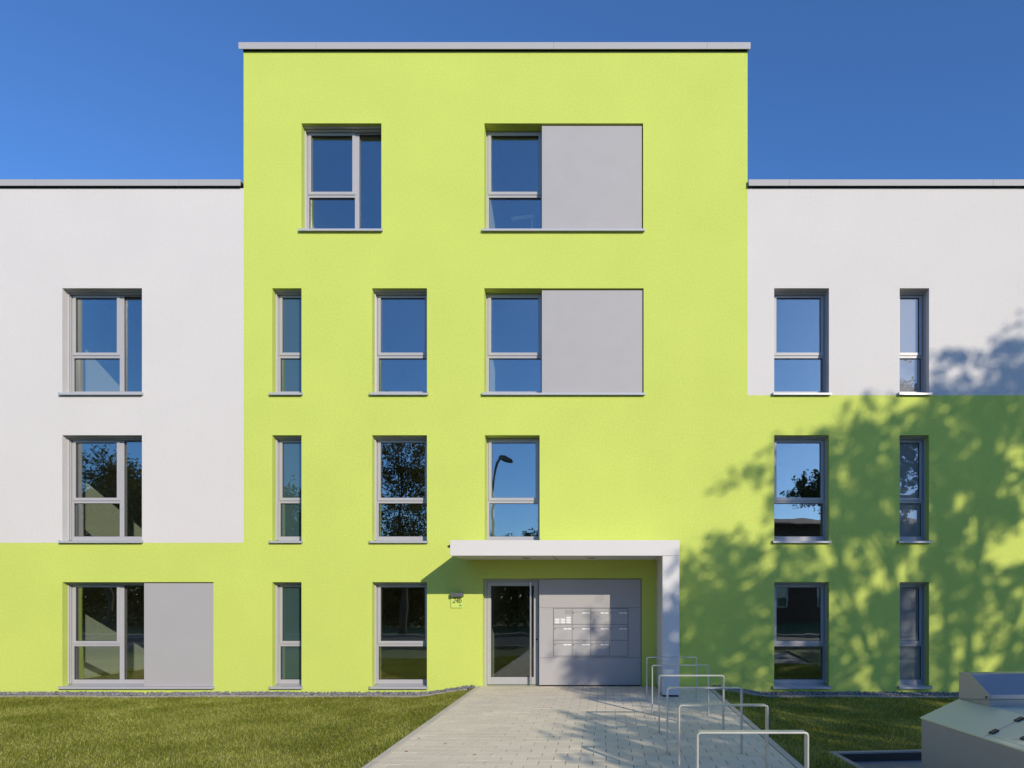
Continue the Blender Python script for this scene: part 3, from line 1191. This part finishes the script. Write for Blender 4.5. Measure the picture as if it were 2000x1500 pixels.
# ------------------------------------------------------------------ trees
def tree(name, base, trunk_h, trunk_r, lobes, n_sub, leaves_per, leaf, sub_r, label, seed, material=M_LEAF, group=None, bend=0.3, spray=1.2):
    r = np.random.default_rng(seed)
    root = thing(name, base, label, "tree", group)
    bx, by, bz = base
    tb = MB()
    top = Vector((bx + r.uniform(-.3, .3), by + r.uniform(-.3, .3), bz + trunk_h))
    mid = Vector((bx + bend * 0.4, by, bz + trunk_h * 0.5))
    tb.tube([(bx, by, bz - 0.2), (bx, by, bz + 0.4), mid, top], [trunk_r * 1.4, trunk_r, trunk_r * 0.8, trunk_r * 0.6], M_BARK, 9)
    centres = []
    for (c, rad, wgt) in lobes:
        k = int(n_sub * wgt)
        d = r.normal(size=(k, 3))
        d /= np.linalg.norm(d, axis=1)[:, None]
        rr = r.random(k) ** 0.45
        P = np.array(c) + d * rr[:, None] * np.array(rad)
        centres.append(P)
        # limb to the lobe
        cc = Vector(c)
        st = mid.lerp(top, 0.5 + 0.5 * r.random())
        m1 = st.lerp(cc, 0.5) + Vector((0, 0, -0.25))
        tb.tube([st, m1, cc], [trunk_r * 0.5, trunk_r * 0.33, trunk_r * 0.18], M_BARK, 7)
        for q in range(0, k, max(1, k // 9)):
            e = Vector(P[q])
            tb.tube([m1.lerp(cc, r.random()), cc.lerp(e, 0.6), e], [trunk_r * 0.2, trunk_r * 0.12, trunk_r * 0.05], M_BARK, 5)
    Cn = np.concatenate(centres)
    n = len(Cn)
    sr = r.uniform(*sub_r, n)
    L = np.repeat(np.arange(n), leaves_per)
    m = len(L)
    d = r.normal(size=(m, 3))
    d /= np.linalg.norm(d, axis=1)[:, None]
    d *= (r.random(m) ** 0.6 * sr[L])[:, None]
    Lc = np.concatenate([np.repeat(np.array(c, float)[None], len(p), 0) for (c, _, _), p in zip(lobes, centres)])
    ax = Cn - Lc
    ax /= np.maximum(np.linalg.norm(ax, axis=1), 0.3)[:, None]
    ax += r.normal(0, 0.55, (n, 3)) + np.array([0, 0, -0.15])
    ax /= np.linalg.norm(ax, axis=1)[:, None]
    al = (d * ax[L]).sum(1)[:, None] * ax[L]
    P = Cn[L] + al * spray + (d - al) * (1.35 - spray * 0.3)
    a = r.normal(size=(m, 3))
    a /= np.linalg.norm(a, axis=1)[:, None]
    b = np.cross(a, r.normal(size=(m, 3)))
    b /= np.linalg.norm(b, axis=1)[:, None]
    s = r.uniform(leaf * 0.6, leaf * 1.3, m)[:, None]
    V = np.stack([P - a * s, P + b * s * 0.55, P + a * s, P - b * s * 0.55], 1).reshape(-1, 3)
    Fq = np.arange(m * 4).reshape(-1, 4)
    cr = np_mesh("crown", V, Fq, material)
    keep(root, cr)
    keep(root, tb.build("trunk", smooth=True))
    return root


SHADE = [((21.3, -20.5, 11.9), (5.6, 4.6, 4.5), 0.255),
         ((25.0, -20.5, 10.6), (4.5, 4.2, 4.2), 0.07),
         ((20.3, -20.3, 14.3), (3.2, 2.0, 1.1), 0.05),
         ((20.5, -20.3, 15.3), (1.2, 1.4, 1.7), 0.045),
         ((22.8, -20.3, 15.2), (1.4, 1.4, 1.3), 0.04),
         ((19.3, -20.0, 14.4), (1.2, 1.3, 0.9), 0.03),
         ((17.6, -19.5, 10.4), (3.2, 3.0, 2.8), 0.18),
         ((17.9, -20.0, 13.6), (1.5, 1.6, 0.8), 0.05),
         ((16.6, -20.0, 13.9), (0.9, 1.2, 0.4), 0.02),
         ((14.8, -20.0, 10.9), (1.7, 1.6, 1.3), 0.11),
         ((12.9, -20.0, 9.6), (1.0, 1.3, 1.2), 0.05),
         ((14.1, -19.6, 8.6), (2.9, 2.4, 1.6), 0.17),
         ((11.3, -19.6, 6.9), (2.1, 2.2, 1.1), 0.08),
         ((10.2, -19.8, 6.9), (1.2, 1.6, 0.6), 0.035),
         ((15.0, -20.0, 6.2), (4.2, 3.0, 1.5), 0.15)]
tree("broadleaf_tree", (19.3, -20.0, -0.1), 7.5, 0.24, SHADE, 690, 40, 0.095, (0.18, 0.44),
     "big leafy tree across the street whose crown throws the dappled shadow over the right facade", 31, spray=2.1)
T1_ = tree("broadleaf_tree", (-10.2, -20.5, -0.1), 4.0, 0.18,
           [((-10.2, -20.5, 8.2), (3.0, 2.8, 3.4), 0.8), ((-9.6, -20.5, 5.2), (2.9, 2.6, 2.0), 0.5)], 230, 60, 0.075, (0.3, 0.7),
           "loose tall tree mirrored in the first floor window left of the canopy", 32, M_LEAF2)
tree("broadleaf_tree", (-16.0, -22.5, -0.1), 3.0, 0.15,
     [((-16.0, -22.5, 5.2), (2.7, 2.4, 2.8), 1.0)], 160, 70, 0.10, (0.4, 0.8),
     "smaller round tree mirrored in the narrow first floor window", 33, M_LEAF2)
tree("broadleaf_tree", (-26.8, -23.0, -0.1), 3.5, 0.2,
     [((-26.8, -23.0, 6.4), (2.8, 3.0, 3.2), 0.7), ((-23.6, -23.0, 5.2), (2.6, 2.6, 2.7), 0.55)], 520, 80, 0.085, (0.4, 0.9),
     "broad bushy tree mirrored in the first floor window of the left wing", 34, M_LEAF2)
tree("broadleaf_tree", (-6.3, -46.0, -0.1), 3.0, 0.2,
     [((-5.2, -46.0, 5.0), (3.0, 2.5, 2.8), 0.6), ((-9.4, -46.0, 4.2), (3.4, 2.5, 2.4), 0.5)], 220, 60, 0.15, (0.5, 1.0),
     "distant tree mirrored in the lower edge of the window above the canopy", 35)

# hedge on the far side of the street
r = np.random.default_rng(41)
n = 60000
P = np.stack([r.uniform(-45, 6, n), -28.5 + r.normal(0, 0.5, n), 3.3 * r.random(n) ** 0.8 + 0.12 * np.sin(np.arange(n)) - 0.1], -1)
a = r.normal(size=(n, 3))
a /= np.linalg.norm(a, axis=1)[:, None]
b = np.cross(a, r.normal(size=(n, 3)))
b /= np.linalg.norm(b, axis=1)[:, None]
s = r.uniform(0.08, 0.17, n)[:, None]
V = np.stack([P - a * s, P + b * s * .6, P + a * s, P - b * s * .6], 1).reshape(-1, 3)
tag(np_mesh("hedge", V, np.arange(n * 4).reshape(-1, 4), M_LEAF2), "long clipped hedge across the street, mirrored dark in the ground floor glass", "hedge")


# ------------------------------------------------------------------ houses across the street
def house(x0, x1, y0, y1, eave, ridge, label):
    h = thing("brick_house", ((x0 + x1) / 2, (y0 + y1) / 2, -0.1), label, "house")
    mb = MB()
    mb.box(x0, x1, y0, y1, -0.3, eave, M_BRICK)
    keep(h, mb.build("wall"))
    mb = MB()
    ym = (y0 + y1) / 2
    mb.prism([(y1 + 0.45, eave - 0.1), (ym, ridge), (y0 - 0.45, eave - 0.1), (y0 - 0.45, eave - 0.22), (ym, ridge - 0.14), (y1 + 0.45, eave - 0.22)],
             x0 - 0.3, x1 + 0.3, M_ROOFT)
    keep(h, mb.build("roof"))
    nwin = int((x1 - x0) / 3.2)
    for k in range(nwin):
        cx = x0 + (k + 0.5) * (x1 - x0) / nwin
        for z in (1.0, 3.9):
            mb = MB()
            mb.ring(cx - 0.75, cx + 0.75, z, z + 1.35, 0.07, 0.07, 0.07, 0.07, y1 - 0.02, y1 + 0.06, M_LABELW)
            mb.box(cx - 0.04, cx + 0.04, y1 - 0.02, y1 + 0.06, z + 0.07, z + 1.28, M_LABELW)
            mb.box(cx - 0.68, cx - 0.04, y1 - 0.02, y1 + 0.02, z + 0.07, z + 1.28, M_FROST_D)
            mb.box(cx + 0.04, cx + 0.68, y1 - 0.02, y1 + 0.02, z + 0.07, z + 1.28, M_FROST_D)
            keep(h, mb.build("window"))
    return h


house(6.5, 24, -43, -33, 6.75, 7.6, "dark brick house across the street mirrored in the right ground floor window")
house(-34, -15, -46, -36, 3.6, 5.2, "low brick house across the street mirrored in the left wing windows")

# ------------------------------------------------------------------ street lamp
LX, LY = -5.35, -18.6
SLP = thing("street_lamp", (LX, LY, -0.05), "curved street lamp mirrored in the first floor window above the canopy", "street lamp")
mb = MB()
pts = [(LX, LY, -0.1), (LX, LY, 3), (LX, LY, 6.75)]
for k in range(1, 9):
    a = k / 8 * R(72)
    pts.append((LX + 0.62 * (1 - math.cos(a)), LY, 6.75 + 1.6 * math.sin(a)))
mb.tube(pts, [0.075, 0.07, 0.06] + [0.055] * 5 + [0.045] * 3, M_DARKGREY, 10)
keep(SLP, mb.build("pole", smooth=True))
ex, ez = pts[-1][0], pts[-1][2]
mb = MB()
mb.prism([(ex - 0.10, ez - 0.02), (ex - 0.05, ez + 0.09), (ex + 0.20, ez + 0.08), (ex + 0.52, ez - 0.12), (ex + 0.48, ez - 0.17), (ex + 0.04, ez - 0.09)],
         LY - 0.13, LY + 0.13, M_DARKGREY, axis='y')
keep(SLP, mb.build("lamp_head", bevel=0.02))

# ------------------------------------------------------------------ strip light hanging loose inside the top stairwell window
HL = thing("hanging_strip_light", (-1.75, 0.75, 9.6), "pale strip light and cord hanging loose behind the top floor window beside the panel", "light fitting")
mb = MB()
mb.tube([(-1.93, 0.72, 9.52), (-1.45, 0.72, 9.58)], 0.035, M_LABELW, 8)
keep(HL, mb.build("strip"))
mb = MB()
mb.tube([(-1.50, 0.72, 9.55), (-1.51, 0.72, 9.35), (-1.48, 0.72, 9.28), (-1.50, 0.72, 8.9)], [0.014, 0.02, 0.016, 0.012], M_LABELW, 6)
keep(HL, mb.build("cord"))

# ------------------------------------------------------------------ a few fallen leaves
rl = random.Random(9)
proto = None
spots = [(-2.3, -4.9), (-1.9, -5.2), (-2.15, -4.4), (-1.0, -5.6), (-0.65, -4.8), (-2.2, -3.4), (-1.75, -2.9),
         (-1.1, -2.1), (0.2, -5.4), (-0.2, -3.6), (-1.45, -5.75), (-2.25, -5.6), (1.1, -4.9), (-0.9, -1.2)]
for k, (x, y) in enumerate(spots):
    if proto is None:
        mb = MB()
        mb.quad([(-0.028, 0, 0.003), (-0.008, -0.016, 0.008), (0.028, 0, 0.012), (-0.006, 0.017, 0.006)], M_DRY)
        proto = mb.build("fallen_leaf")
        o = proto
    else:
        o = proto.copy()
        COL.objects.link(o)
    o.location = (x, y, 0.001)
    o.rotation_euler = (0, 0, rl.uniform(0, 6.28))
    sc = rl.uniform(0.5, 1.0)
    o.scale = (sc, sc, sc)
    tag(o, "tiny brown dry leaf lying on the pale path pavers", "leaf", "dry leaves scattered on the path")
